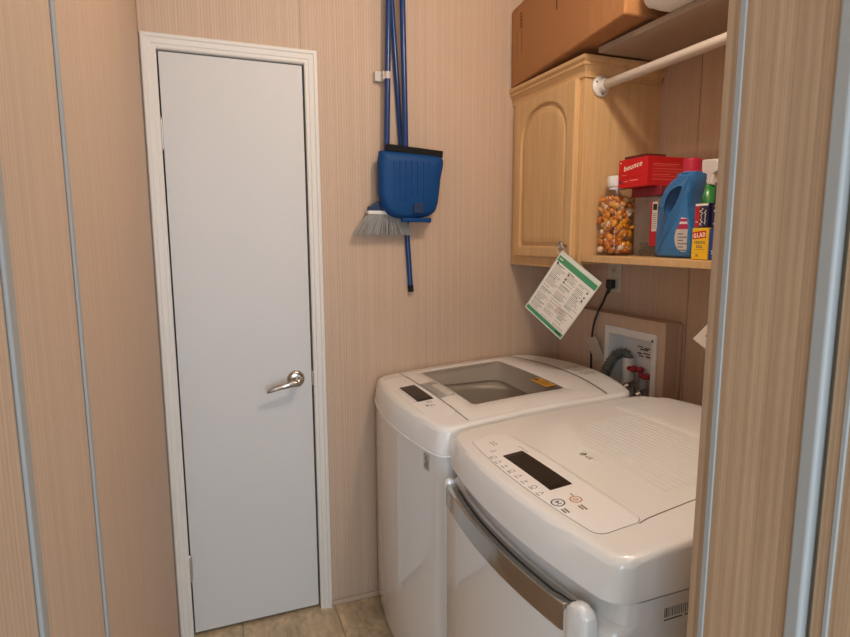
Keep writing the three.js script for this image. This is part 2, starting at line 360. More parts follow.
function bodyAndFeet(S, t, recess = false) {
  const ring = (d, y, f = 0) => S.flat(S.ringXZ(d, d + f, d, 0.034), y);
  const top = recess ? [ring(0.003, 0.776), ring(0.003, 0.782, 0.004), ring(0.003, 0.792, 0.020), ring(0.003, 0.828, 0.026), ring(0.003, 0.834, 0.022), ring(0.018, 0.8345, 0.022), ring(0.018, 0.845, 0.022)] : [ring(0.003, 0.832), ring(0.005, 0.8345), ring(0.018, 0.8345), ring(0.018, 0.845)];
  mesh('body', loft([ring(0.03, 0.035), ring(0.006, 0.05), ring(0.003, 0.08), ring(0.003, 0.30), ring(0.003, 0.60), ...top], { capStart: true, crease: 0.5 }), M.gloss, t);
  for (const [sx, z] of [[-1, 0.28], [1, 0.28], [-1, -0.25], [1, -0.25]]) mesh('foot', lathe([[0, 0], [0.022, 0], [0.024, 0.008], [0.014, 0.014], [0.012, 0.04], [0, 0.04]], 16).translate(sx * (S.hw - 0.06), 0, z), M.rubber, t);
}
function icons(g, list, color = '#555') { g.strokeStyle = g.fillStyle = color; for (const [x, y, s, k] of list) { g.lineWidth = s * 0.12; g.beginPath(); if (k === 0) g.arc(x, y, s * 0.45, 0, 6.3); else if (k === 1) { g.moveTo(x - s * .4, y + s * .3); g.lineTo(x, y - s * .4); g.lineTo(x + s * .4, y + s * .3); } else { g.moveTo(x - s * .4, y); g.lineTo(x + s * .4, y); g.moveTo(x, y - s * .3); g.lineTo(x, y + s * .3); } g.stroke(); g.fillRect(x - s * .55, y + s * .62, s * 1.1, s * .16); } }
const OFFW = '#eeece8', PANELW = '#f5f5f6';
// washer
{
  const S = machineShape(0.334);
  const t = thing('washing_machine', 'white top-load washing machine with dark glass lid beside the door wall', 'washer', [1.05, 0, 0.342], -Math.PI / 2);
  bodyAndFeet(S, t);
  mesh('trim_band', loft([S.flat(S.ringXZ(0.002, 0.002, 0.002, 0.036), 0.8305), S.flat(S.ringXZ(-0.002, -0.0025, 0, 0.036), 0.832), S.flat(S.ringXZ(-0.002, -0.0025, 0, 0.036), 0.8355), S.flat(S.ringXZ(0.002, 0.002, 0.002, 0.036), 0.8372)]), std([0.90, 0.89, 0.87], 0.12, { clearcoat: 1 }), t);
  // top cover with the lid opening
  const sh = S.shoulder(), inner = S.ringXZ(0.020, 0.036, 0.020, 0.045), hole = rr(-0.256, 0.22, -0.136, 0.205, 0.05);
  const lerp = k => inner.map((q, i) => [q[0] + (hole[i][0] - q[0]) * k, q[1] + (hole[i][1] - q[1]) * k]);
  for (const k of [0.33, 0.66, 1]) sh.push(S.onTop(lerp(k), 0));
  sh.push(S.flat(hole, 0.875));
  mesh('top_cover', loft(sh, { crease: 0.6 }), M.white, t);
  // tub below the glass
  const tub = lathe([[0.30, 0.878], [0.30, 0.870], [0.245, 0.866], [0.238, 0.84], [0.235, 0.45], [0.20, 0.42], [0, 0.41]], 48); tub.translate(-0.02, 0, 0.01);
  const tb = mesh('tub', tub, std([0.62, 0.61, 0.59], 0.35, { metalness: 0.2 }), t);
  mesh('agitator_plate', lathe([[0.19, 0.425], [0.17, 0.44], [0.06, 0.455], [0.03, 0.49], [0, 0.495]], 32).translate(-0.02, 0, 0.01), M.midPlastic, tb);
  // lid frame and glass
  const lo = rr(-0.306, 0.306, -0.205, 0.262, 0.02).map(([x, z]) => [x, z - (z < 0 ? 0.045 * (1 - (x / 0.33) ** 2) : 0)]);
  const gl = rr(-0.248, 0.212, -0.128, 0.203, 0.012);
  const lm = k => lo.map((q, i) => [q[0] + (gl[i][0] - q[0]) * k, q[1] + (gl[i][1] - q[1]) * k]);
  const lid = mesh('lid', loft([S.onTop(lo, -0.002), S.onTop(lo, 0.0006), S.onTop(lm(0.1), 0.0018), S.onTop(lm(0.5), 0.0026), S.onTop(lm(0.96), 0.0026), S.onTop(gl, 0.0016), S.onTop(gl, -0.006)], { crease: 0.6 }), M.white, t);
  const gs = k => gl.map(([x, z]) => [-0.018 + (x + 0.018) * k, 0.0375 + (z - 0.0375) * k]);
  mesh('lid_glass', loft([1, 0.8, 0.6, 0.4, 0.2, 0.02].map(k => S.onTop(gs(k), 0.0012)), { capEnd: true }), std([0.74, 0.72, 0.68], 0.03, { transmission: 1, thickness: 0, ior: 1.5 }), lid);
  mesh('warning_label', S.plate(rr(0.075, 0.170, -0.120, -0.080, 0.002), 0.0020), std('#ffffff', 0.6, { map: canvasTex(128, 48, (g, w, h) => { g.fillStyle = '#c8922a'; g.fillRect(0, 0, w, h); g.fillStyle = '#3a2a10'; for (let i = 0; i < 5; i++) g.fillRect(44, 6 + i * 8, 40 + (i * 37 % 40), 3); g.beginPath(); g.moveTo(20, 8); g.lineTo(36, 38); g.lineTo(4, 38); g.fill(); }) }), lid);
  // hand recess in the lid's front edge
  const hp = rr(-0.092, 0.096, 0.208, 0.263, 0.006);
  const grip = mesh('lid_grip', S.plate(hp, 0.0032), M.greyPlastic, lid);
  mesh('grip_scoop', S.plate(rr(-0.050, 0.085, 0.214, 0.240, 0.012), 0.0046), M.midPlastic, lid);
  mesh('lid_gap_shade', S.ribbon(subdiv([[-0.31, 0.2665], [0.31, 0.2665]], 20), 0.0025, 0.0010), M.gapShadeAndScrew, t);  // dark strip painted as the shaded gap along the lid front
  mesh('lid_gap_shade', S.ribbon(subdiv([[-0.312, -0.21], [0.312, -0.21]], 24).map(([x, z]) => [x, z - 0.0455 * (1 - (x / 0.33) ** 2)]), 0.005, 0.0015), M.gapShadeAndScrew, t);  // dark strip painted as the shaded gap behind the lid
  // control panel print and display
  const cpTex = canvasTex(1024, 256, (g, w, h) => {
    g.fillStyle = PANELW; g.fillRect(0, 0, w, h);
    g.fillStyle = '#8a8580'; g.font = '30px sans-serif'; g.fillText('LG', 120, 60);
    const L = []; for (let i = 0; i < 7; i++) L.push([360 + i * 52, 218, 26, i % 3]); icons(g, L, '#77726c');
    icons(g, [[728, 100, 36, 0], [800, 110, 34, 0]], '#55504a'); g.fillStyle = '#8a8580'; g.fillRect(770, 150, 34, 22);
    icons(g, [[300, 70, 24, 1], [260, 150, 22, 2]], '#99948e');
  });
  mesh('control_panel', S.plate(rr(-0.245, 0.245, 0.270, 0.355, 0.03), 0.0003), std('#ffffff', 0.3, { map: cpTex, clearcoat: 0.4 }), t);
  mesh('display', S.plate(rr(-0.100, 0.084, 0.283, 0.337, 0.002), 0.0022), M.display, t);
  mesh('rear_label', S.plate(rr(-0.03, 0.11, -0.345, -0.275, 0.002), 0.0008), std('#ffffff', 0.6, { map: canvasTex(256, 128, (g, w, h) => { g.fillStyle = '#cfcac2'; g.fillRect(0, 0, w, h); g.fillStyle = '#77716a'; for (let i = 0; i < 10; i++) for (let k = 0; k < 3; k++) g.fillRect(8 + k * 84, 6 + i * 12, 50 + (i * 31 + k * 17) % 26, 4); }) }), t);
  // sticker on the front
  const sx0 = 0.243, sx1 = 0.272, sy0 = 0.772, sy1 = 0.822, z = S.zfront(0.258) - 0.002;
  const st = new THREE.PlaneGeometry(1, 1, 1, 1); const nrm = Math.atan2(2 * BOWF * 0.258 / 0.33 ** 2, 1);
  st.scale(sx1 - sx0, sy1 - sy0, 1); st.rotateY(nrm); st.translate((sx0 + sx1) / 2, (sy0 + sy1) / 2, z);
  mesh('front_sticker', st, std('#ffffff', 0.5, { map: canvasTex(64, 112, (g, w, h) => { g.fillStyle = '#b9b4ae'; g.fillRect(0, 0, w, h); g.fillStyle = '#34302c'; for (let i = 0; i < 9; i++) g.fillRect(6 + (i * 13) % 18, 6 + i * 11, 22 + (i * 29) % 26, 5); }) }), t);
}
// dryer
{
  const S = machineShape(0.347);
  const t = thing('clothes_dryer', 'white clothes dryer with silver handle strip, nearest the viewer', 'dryer', [1.062, 0, 1.042], -Math.PI / 2);
  bodyAndFeet(S, t, true);
  const sh = S.shoulder(), inner = S.ringXZ(0.020, 0.036, 0.020, 0.045);
  for (const k of [0.85, 0.7, 0.55, 0.4, 0.25, 0.1, 0.01]) sh.push(S.onTop(inner.map(([x, z]) => [x * k, z * k]), 0));
  mesh('top_cover', loft(sh, { crease: 0.6, capEnd: true }), M.white, t);
  // control panel with printed icons
  const cp = rr(-0.250, 0.265, 0.236, 0.335, 0.02).map(([x, z]) => [x, z + (z > 0.285 ? 0.024 * (1 - (x / 0.27) ** 2) : 0)]);
  mesh('panel_gap_shade', S.plate(cp.map(([x, z]) => [0.0075 + (x - 0.0075) * 1.0035, 0.292 + (z - 0.292) * 1.014]), 0.0005), M.gapShadeAndScrew, t);  // dark rim painting the shade in the gap round the control panel
  const tex = canvasTex(2048, 512, (g, w, h) => {
    g.fillStyle = PANELW; g.fillRect(0, 0, w, h);
    g.strokeStyle = '#8d8780'; g.lineWidth = 5; g.font = '44px sans-serif'; g.fillStyle = '#8a847c';
    for (let i = 0; i < 4; i++) g.fillRect(170 + i * 30, 250 + (i % 2) * 10, 22, 14); g.fillRect(176, 290, 110, 10);
    for (let i = 0; i < 5; i++) g.fillRect(440 + i * 36, 96, 22, 12);
    const L = []; for (let i = 0; i < 8; i++) L.push([530 + i * 118, 440 + (i % 2) * 6, 54, i % 3]); icons(g, L, '#6d6861');
    icons(g, [[400, 360, 48, 1]], '#6d6861');
    g.lineWidth = 12; g.strokeStyle = '#3a466e'; g.beginPath(); g.arc(1547, 415, 52, 0, 7); g.stroke();
    g.fillStyle = '#2a2f3c'; g.beginPath(); g.moveTo(1525, 390); g.lineTo(1555, 415); g.lineTo(1525, 440); g.fill(); g.fillRect(1560, 392, 10, 46);
    g.strokeStyle = '#c4844e'; g.beginPath(); g.arc(1575, 262, 46, 0, 7); g.stroke();
    g.lineWidth = 9; g.beginPath(); g.arc(1575, 264, 18, -1, 4.1); g.moveTo(1575, 234); g.lineTo(1575, 264); g.stroke();
    g.fillStyle = '#6d6861'; g.fillRect(1640, 415, 70, 16); g.fillRect(1640, 441, 62, 16); g.fillRect(1660, 270, 80, 16); g.fillRect(1662, 296, 64, 16); g.fillRect(1480, 240, 40, 12);
  });
  mesh('control_panel', S.plate(cp, 0.0016), std('#ffffff', 0.3, { map: tex, clearcoat: 0.4 }), t);
  const disp = mesh('display', S.plate(rr(-0.112, 0.092, 0.268, 0.322, 0.002), 0.0024), M.display, t);
  mesh('side_seam_shade', S.ribbon(subdiv([[0.268, 0.250], [0.262, 0.225], [0.225, -0.24]], 10), 0.0022, 0.0006), M.gapShadeAndScrew, t);  // dark strip painted as the shaded seam running to the rear
  // embossed ribs on the top and the raised rear part
  const ribs = [];
  for (let i = 0; i < 17; i++) { const z = 0.125 - i * 0.0145, k = Math.min(1, (i + 2) / 9); ribs.push(S.ribbon(subdiv([[-0.06 - 0.12 * k, z], [0.205, z]], 12), 0.006, 0.0012)); }
  mesh('rib', merge(ribs), M.white, t).userData = { kind: 'stuff' };
  mesh('rear_step', S.plate(rr(-0.285, 0.285, -0.325, -0.135, 0.03).map(([x, z]) => [x, z - (z < -0.2 ? 0.03 * (1 - (x / 0.3) ** 2) : 0)]), 0.003, 0.004), M.white, t);
  // emblem: small disc and two letters
  mesh('emblem', S.plate(rr(-0.028, 0.022, 0.150, 0.170, 0.001), 0.0007), std('#ffffff', 0.3, { map: canvasTex(256, 96, (g, w, h) => { g.fillStyle = OFFW; g.fillRect(0, 0, w, h); g.fillStyle = '#4a4642'; g.beginPath(); g.arc(52, 48, 40, 0, 7); g.fill(); g.strokeStyle = OFFW; g.lineWidth = 7; g.beginPath(); g.arc(52, 48, 27, 0.2, 4.7); g.moveTo(52, 28); g.lineTo(52, 66); g.lineTo(66, 66); g.stroke(); g.font = 'bold 84px sans-serif'; g.fillText('LG', 112, 78); }) }), t);
  // door on the bowed front
  const door = new THREE.Group(); door.name = 'dryer_door'; t.add(door);
  const onFront = (pts, off) => pts.map(([x, y]) => V(x, y, S.zfront(x) + off));
  const outline = d => rr(-0.286 + d, 0.310 - d, 0.14 + d, 0.794 - d, 0.05 - d);
  const rs = [onFront(outline(0), -0.006), onFront(outline(0), 0.010), onFront(outline(0.003), 0.016), onFront(outline(0.010), 0.019), onFront(outline(0.018), 0.019)];
  for (const k of [0.9, 0.75, 0.6, 0.45, 0.3, 0.15, 0.02]) rs.push(onFront(outline(0.018).map(([x, y]) => [0.0075 + (x - 0.0075) * k, 0.47 + (y - 0.47) * k]), 0.019));
  mesh('door_panel', loft(rs, { capEnd: true, crease: 0.6, flip: true }), M.gloss, door);
  // mirror-like strip along the door's upper edge
  const so = rr(-0.272, 0.258, 0.748, 0.800, 0.003);
  const sr = [onFront(so, -0.008), onFront(so, 0.0205)];
  for (const k of [0.985, 0.7, 0.4, 0.05]) sr.push(onFront(so.map(([x, y]) => [-0.007 + (x + 0.007) * k, 0.7725 + (y - 0.7725) * k]), 0.0222));
  mesh('handle_strip', loft(sr, { capEnd: true, crease: 0.6, flip: true }), std([0.50, 0.48, 0.45], 0.12, { metalness: 1 }), door);
  // rounded white ends that frame the strip
  for (const [a, b, yl, yh] of [[-0.288, -0.271, 0.775, 0.812], [0.261, 0.312, 0.60, 0.816]]) {
    const eo = d => rr(a + d, b - d, yl + d, yh - d, 0.04 - d);
    const er = [onFront(eo(0), 0.0), onFront(eo(0), 0.014), onFront(eo(0.002), 0.020), onFront(eo(0.006), 0.023)];
    for (const k of [0.6, 0.3, 0.02]) er.push(onFront(eo(0.006).map(([x, y]) => [(a + b) / 2 + (x - (a + b) / 2) * k, (yl + yh) / 2 + (y - (yl + yh) / 2) * k]), 0.024));
    mesh('handle_end', loft(er, { capEnd: true, crease: 1.0, flip: true }), M.gloss, door);
  }
  // side sheet edge and rating label on the near side
  const side = (x) => S.hw - 0.0025;
  const lab = new THREE.PlaneGeometry(0.14, 0.048); lab.rotateY(Math.PI / 2); lab.translate(S.hw - 0.0022, 0.797, 0.205);
  mesh('rating_label', lab, std('#ffffff', 0.5, { map: canvasTex(512, 176, (g, w, h) => { g.fillStyle = '#d8d8d6'; g.fillRect(0, 0, w, h); g.fillStyle = '#333'; let x = 70; while (x < 430) { const bw = 3 + (x * 7 % 9); g.fillRect(x, 34, bw, 66); x += bw + 3 + (x * 5 % 6); } g.fillRect(70, 112, 150, 10); g.fillRect(240, 112, 90, 10); }) }), t);
}

// ---------------------------------------------------------------- wall cabinet
const CZ = 0.457, CF = 1.300;
{
  const t = thing('wall_cabinet', 'light maple wall cabinet with arched raised-panel door', 'cabinet');
  const body = mesh('body', merge([bx(CF, 1.352, 0.002, XR, 1.972, CZ, 0.0015)]), M.maple, t);
  // face frame
  const xf = 1.284;
  const fr = mesh('face_frame', merge([bx(xf, 1.343, 0.002, CF, 1.99, 0.036, 0.001), bx(xf, 1.343, 0.412, CF, 1.99, CZ + 0.002, 0.001), bx(xf, 1.343, 0.036, CF, 1.376, 0.412, 0.001), bx(xf, 1.95, 0.036, CF, 1.99, 0.412, 0.001)]), M.maple, t);
  mesh('bottom_rail', bx(xf - 0.004, 1.334, 0.002, CF + 0.004, 1.345, CZ + 0.002, 0.002), M.maple, t);
  // crown moulding round front and side
  const prof = [[0, 1.956], [0.005, 1.956], [0.005, 1.963], [0.002, 1.965], [0.003, 1.974], [0.008, 1.984], [0.013, 1.990], [0.017, 1.992], [0.017, 1.999], [0.014, 2.001], [0.018, 2.006], [0.022, 2.009], [0.022, 2.020], [0, 2.020]];
  const corner = (x, z, dx, dz) => prof.map(([o, y]) => V(x - o * dx, y, z + o * dz));
  mesh('crown_moulding', loft([corner(xf, 0.0005, 1, 0), corner(xf, CZ + 0.002, 1, 1), corner(XR - 0.0005, CZ + 0.002, 0, 1)], { capStart: true, capEnd: true, crease: 0.35, flip: true }), M.maple, t);
  mesh('top_board', bx(xf, 2.008, 0.001, XR - 0.0005, 2.020, CZ + 0.002), M.maple, t);
  // door: local x = world z, local z = world -x
  const D = new THREE.Group(); D.name = 'cabinet_door'; D.position.set(xf, 0, 0); D.rotation.y = -Math.PI / 2; t.add(D);
  const arch = (x0, x1, y0, ys, yt, sh) => { const s = new THREE[sh](); s.moveTo(x0, y0); s.lineTo(x1, y0); s.lineTo(x1, ys); const w = x1 - x0, c = (x0 + x1) / 2; s.bezierCurveTo(x1, ys + (yt - ys) * 0.62, c + w * 0.30, yt, c, yt); s.bezierCurveTo(c - w * 0.30, yt, x0, ys + (yt - ys) * 0.62, x0, ys); s.lineTo(x0, y0); return s; };
  const o = new THREE.Shape(); o.moveTo(0.046, 1.370); o.lineTo(0.434, 1.370); o.lineTo(0.434, 1.957); o.lineTo(0.046, 1.957); o.lineTo(0.046, 1.370);
  o.holes.push(arch(0.092, 0.388, 1.410, 1.80, 1.918, 'Path'));
  mesh('door_frame', metreUV(new THREE.ExtrudeGeometry(o, { depth: 0.012, bevelEnabled: true, bevelThickness: 0.006, bevelSize: 0.006, bevelOffset: -0.006, bevelSegments: 3, curveSegments: 20 }), 0.1), M.maple, D);
  mesh('door_back', bx(0.075, 1.40, 0.001, 0.405, 1.93, 0.006), M.maple, D);
  mesh('raised_panel', metreUV(new THREE.ExtrudeGeometry(arch(0.124, 0.356, 1.442, 1.785, 1.886, 'Shape'), { depth: 0.002, bevelEnabled: true, bevelThickness: 0.013, bevelSize: 0.028, bevelOffset: 0, bevelSegments: 3, curveSegments: 20 }).translate(0, 0, -0.0005), 0.33), M.maple, D);
  const kn = lathe([[0.006, 0], [0.006, 0.012], [0.009, 0.016], [0.0155, 0.021], [0.0165, 0.026], [0.013, 0.031], [0, 0.033]], 24); kn.rotateX(Math.PI / 2); kn.translate(0.409, 1.414, 0.017);
  mesh('knob', kn, M.nickel, D);
}
// shelves and rod
const SY = 1.382, UY = 2.040;
single('shelf', 'light maple shelf board holding the laundry supplies', 'shelf', bx(1.290, 1.361, CZ + 0.003, XR - 0.001, SY, PZ0 - 0.001, 0.002), M.maple);
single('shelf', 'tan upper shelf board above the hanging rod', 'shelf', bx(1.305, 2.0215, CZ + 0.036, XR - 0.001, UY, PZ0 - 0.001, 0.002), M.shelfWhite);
{
  const t = thing('closet_rod', 'off-white hanging rod below the upper shelf', 'rod');
  mesh('rod', cyl(V(1.345, 1.932, CZ + 0.002), V(1.345, 1.932, PZ0 - 0.002), 0.0145, 0.0145, 24), std([0.58, 0.49, 0.42], 0.35), t);
  for (const [z, s] of [[CZ + 0.001, 1], [PZ0 - 0.001, -1]]) {
    const f = mesh('rod_flange', lathe([[0, 0], [0.033, 0], [0.034, 0.005], [0.030, 0.010], [0.020, 0.013], [0.019, 0.030], [0.0165, 0.032], [0.0148, 0.032]], 32).rotateX(s * Math.PI / 2).translate(1.345, 1.932, z), std([0.80, 0.76, 0.70], 0.4), t);
    for (const a of [0.6, 2.7, 4.8]) mesh('screw', new THREE.SphereGeometry(0.0035, 10, 6).translate(1.345 + 0.025 * Math.cos(a), 1.932 + 0.025 * Math.sin(a), z + s * 0.0105), M.gapShadeAndScrew, f);
  }
}
// carton and wrapped pack on top
{
  const yaw = Math.atan2(-0.037, 0.69), W = 0.705, HH = 0.285, DD = 0.29;
  const t = thing('cardboard_box', 'brown cardboard carton lying on top of the cabinet', 'box', [1.264, 2.0215, 0.004], -Math.PI / 2 + yaw); t.rotation.order = 'YXZ'; t.rotation.z = 0.0465;
  
  const m = new THREE.MeshPhysicalMaterial({ map: boardTex, roughness: 0.85 });
  // local x along the front, local -z into the wall side
  mesh('carton_body', bx(0.012, 0, -DD, W, HH, 0, 0.008), m, t);
  mesh('flap', bx(0.016, HH - 0.0005, -DD + 0.004, W - 0.004, HH + 0.003, -DD / 2 - 0.002), m, t);
  mesh('flap', bx(0.016, HH - 0.0005, -DD / 2 + 0.002, W - 0.004, HH + 0.003, -0.004), m, t);
  const ink = canvasTex(512, 256, (g, w, h) => {
    g.fillStyle = '#ac7648'; g.fillRect(0, 0, w, h); g.fillStyle = '#4a3018';
    g.save(); g.translate(318, 0); g.scale(1.15, 0.8); for (let i = 0; i < 4; i++) { g.beginPath(); g.moveTo(10 + i * 5, 18 + i * 22); g.lineTo(34 - i * 3, 8 + i * 22); g.lineTo(30, 24 + i * 22); g.fill(); } g.fillRect(8, 84, 6, 44); g.restore();
    g.fillStyle = '#6a4626'; g.fillRect(36, 60, 3, 110); g.fillRect(74, 70, 4, 90); for (let i = 0; i < 5; i++) g.fillRect(62, 2 + i * 13, 18 + i * 3 % 8, 8);
  });
  const pl = new THREE.PlaneGeometry(0.50, 0.235); pl.translate(0.275, 0.135, 0.0006);
  mesh('printed_face', pl, new THREE.MeshPhysicalMaterial({ map: ink, roughness: 0.85 }), t);
}
{
  const g = new RoundedBoxGeometry(0.26, 0.20, 0.42, 10, 0.07); const p = g.attributes.position;
  for (let i = 0; i < p.count; i++) { const x = p.getX(i), y = p.getY(i), z = p.getZ(i); const k = 0.008 * noise.noise(x * 16, y * 16, z * 11) + 0.005 * noise.noise(x * 37 + 4, y * 37, z * 25); p.setXYZ(i, x * (1 + k * 5), y > -0.08 ? y + k : y, z + k); }
  g.computeVertexNormals(); g.translate(1.350, UY + 0.1005, 0.945);
  single('wrapped_pack', 'white plastic-wrapped pack on the upper shelf beside the carton', 'pack', g, std([0.82, 0.80, 0.78], 0.3));
}

// ---------------------------------------------------------------- laundry supplies on the shelf
// rectangular boxes with a printed end facing -x and a printed side facing +z
function printedBox(t, part, x0, x1, y0, y1, z0, z1, mat, front, side) {
  const b = mesh(part, bx(x0, y0, z0, x1, y1, z1, 0.0015), mat, t);
  if (front) { const g = new THREE.PlaneGeometry(z1 - z0 - 0.002, y1 - y0 - 0.002); g.rotateY(-Math.PI / 2); g.translate(x0 - 0.0006, (y0 + y1) / 2, (z0 + z1) / 2); mesh('printed_face', g, std('#ffffff', 0.4, { map: front }), t); }
  if (side) { const g = new THREE.PlaneGeometry(x1 - x0 - 0.002, y1 - y0 - 0.002); g.translate((x0 + x1) / 2, (y0 + y1) / 2, z1 + 0.0006); mesh('printed_face', g, std('#ffffff', 0.4, { map: side }), t); }
  return b;
}
const clear = std([0.97, 0.96, 0.95], 0.06, { transmission: 1, thickness: 0, ior: 1.45 });
{ // clear jar with pods
  const cx = 1.387, cz = 0.512, R = 0.049;
  const t = thing('plastic_jar', 'clear plastic jar with white lid full of orange pods', 'jar', [cx, SY, cz]);
  const ring = (hw, y, r) => rr(-hw, hw, -hw, hw, r, 4, 6).map(([x, z]) => V(x, y, z));
  mesh('jar_body', loft([ring(R - 0.012, 0.001, 0.02), ring(R - 0.003, 0.006, 0.026), ring(R, 0.016, 0.03), ring(R, 0.06, 0.03), ring(R - 0.003, 0.10, 0.03), ring(R, 0.14, 0.03), ring(R - 0.001, 0.19, 0.03), ring(R - 0.008, 0.208, 0.03), ring(0.040, 0.2145, 0.03), ring(0.026, 0.2155, 0.0255)], { capStart: true, crease: 1.2 }), clear, t);
  const lid = lathe([[0, 0.040], [0.030, 0.040], [0.033, 0.037], [0.033, 0.008], [0.027, 0.006], [0.027, -0.004]], 36).translate(0, 0.219, 0);
  mesh('jar_lid', lid, M.whitePlastic, t);
  // the pods, a heap nobody could count through the plastic
  const pod = new THREE.SphereGeometry(1, 10, 7), N = 340;
  const inst = new THREE.InstancedMesh(pod, std([1, 1, 1], 0.12, { clearcoat: 0.6 }), N); inst.name = 'laundry_pods';
  const m4 = new THREE.Matrix4(), q = new THREE.Quaternion(); let k = 0;
  const cols = [[0.62, 0.19, 0.012], [0.75, 0.28, 0.015], [0.50, 0.13, 0.01], [0.80, 0.62, 0.46], [0.70, 0.30, 0.02], [0.60, 0.34, 0.16], [0.42, 0.14, 0.03]];
  for (let i = 0; i < N; i++) {
    const w = R - 0.0125, y = 0.016 + 0.172 * Math.pow((i + rnd() * 3) / (N + 3), 0.95); let x = (rnd() * 2 - 1) * w, z = (rnd() * 2 - 1) * w;
    if (i % 3) { if (Math.abs(x) > Math.abs(z)) x = Math.sign(x) * w * (0.9 + rnd() * 0.1); else z = Math.sign(z) * w * (0.9 + rnd() * 0.1); }
    q.setFromEuler(new THREE.Euler(rnd() * 3, rnd() * 6.3, rnd() * 3));
    const sz = 0.010 + rnd() * 0.005; m4.compose(V(cx + x, SY + y, cz + z), q, V(sz, sz * (0.55 + rnd() * 0.35), sz * 0.9)); inst.setMatrixAt(k, m4);
    inst.setColorAt(k, lin(...cols[Math.floor(rnd() * cols.length)])); k++;
  }
  inst.userData = { kind: 'stuff', label: 'orange and white pods heaped inside the clear jar', category: 'pods' }; scene.add(inst);
}
{ // clear bin with maroon lid
  const t = thing('storage_bin', 'clear plastic bin with maroon lid under the red carton', 'bin', [0, 0, 0]);
  const x0 = 1.40, x1 = 1.54, z0 = 0.572, z1 = 0.694;
  const ring = (d, y) => rr(x0 + d, x1 - d, z0 + d, z1 - d, 0.014, 4, 5).map(([x, z]) => V(x, y, z));
  mesh('bin_body', loft([ring(0.008, SY + 0.001), ring(0.004, SY + 0.006), ring(0, SY + 0.185)], { capStart: true }), std([0.90, 0.87, 0.85], 0.14, { transmission: 0.88, thickness: 0, ior: 1.45 }), t);
  mesh('bin_lid', bx(x0 - 0.004, SY + 0.186, z0 - 0.004, x1 + 0.004, SY + 0.216, z1 + 0.004, 0.005), std([0.22, 0.012, 0.022], 0.35), t);
  const bl = new THREE.PlaneGeometry(0.030, 0.135); bl.rotateY(-Math.PI / 2); bl.translate(x0 - 0.0012, SY + 0.100, 0.671);
  mesh('bin_label', bl, std('#ffffff', 0.5, { map: canvasTex(64, 256, (g, w, h) => { g.fillStyle = '#d9cfc6'; g.fillRect(0, 0, w, h); g.fillStyle = '#b3202a'; g.fillRect(0, 0, 16, h); g.fillRect(0, 170, w, 86); g.fillStyle = '#1d1a1c'; g.fillRect(22, 12, 36, 36); g.fillStyle = '#7b736c'; for (let i = 0; i < 8; i++) g.fillRect(22, 64 + i * 12, 34, 4); }) }), t);
  const inst = new THREE.InstancedMesh(new THREE.SphereGeometry(0.008, 8, 6), std([0.008, 0.008, 0.01], 0.1), 220); inst.name = 'dark_beads';
  const m4 = new THREE.Matrix4(); for (let i = 0; i < 220; i++) { m4.makeTranslation(x0 + 0.016 + rnd() * (x1 - x0 - 0.032), SY + 0.011 + (i % 3) * 0.012 + rnd() * 0.002, z0 + 0.016 + rnd() * (z1 - z0 - 0.032)); inst.setMatrixAt(i, m4); }
  inst.userData = { kind: 'stuff', label: 'black beads at the bottom of the clear bin', category: 'beads' }; scene.add(inst);
}
{ // red carton on the bin
  const t = thing('dryer_sheet_carton', 'bright red dryer-sheet carton with white lettering atop the bin', 'carton');
  const front = canvasTex(512, 400, (g, w, h) => {
    g.fillStyle = '#cf1218'; g.fillRect(0, 0, w, h); g.save(); g.translate(90, 170); g.rotate(-0.16); g.fillStyle = '#f7ead8'; g.font = 'bold italic 96px sans-serif'; g.fillText('bounce', 0, 0); g.restore();
    g.fillStyle = '#a00c12'; g.fillRect(60, 255, 400, 8); g.fillStyle = '#e88a80'; g.fillRect(110, 310, 70, 14); g.fillRect(210, 300, 150, 16); g.fillRect(60, 220, 90, 7); g.fillStyle = '#f4d8cc'; g.fillRect(20, 30, 26, 18); g.fillStyle = '#39406e'; g.beginPath(); g.arc(44, 318, 22, 0, 7); g.fill();
  });
  const side = canvasTex(512, 300, (g, w, h) => { g.fillStyle = '#b80f15'; g.fillRect(0, 0, w, h); g.fillStyle = '#d9584f'; [[60, 70, 330, 8], [60, 90, 280, 6], [60, 120, 360, 7], [60, 150, 420, 4], [60, 180, 220, 7], [60, 200, 300, 5], [60, 230, 250, 9]].forEach(r => g.fillRect(...r)); });
  printedBox(t, 'carton_body', 1.357, 1.520, 1.597, 1.684, 0.5525, 0.680, M.red, front, side);
  mesh('opening_flap', bx(1.362, 1.6840, 0.572, 1.44, 1.693, 0.665, 0.001), std([0.10, 0.012, 0.012], 0.5), t);
}
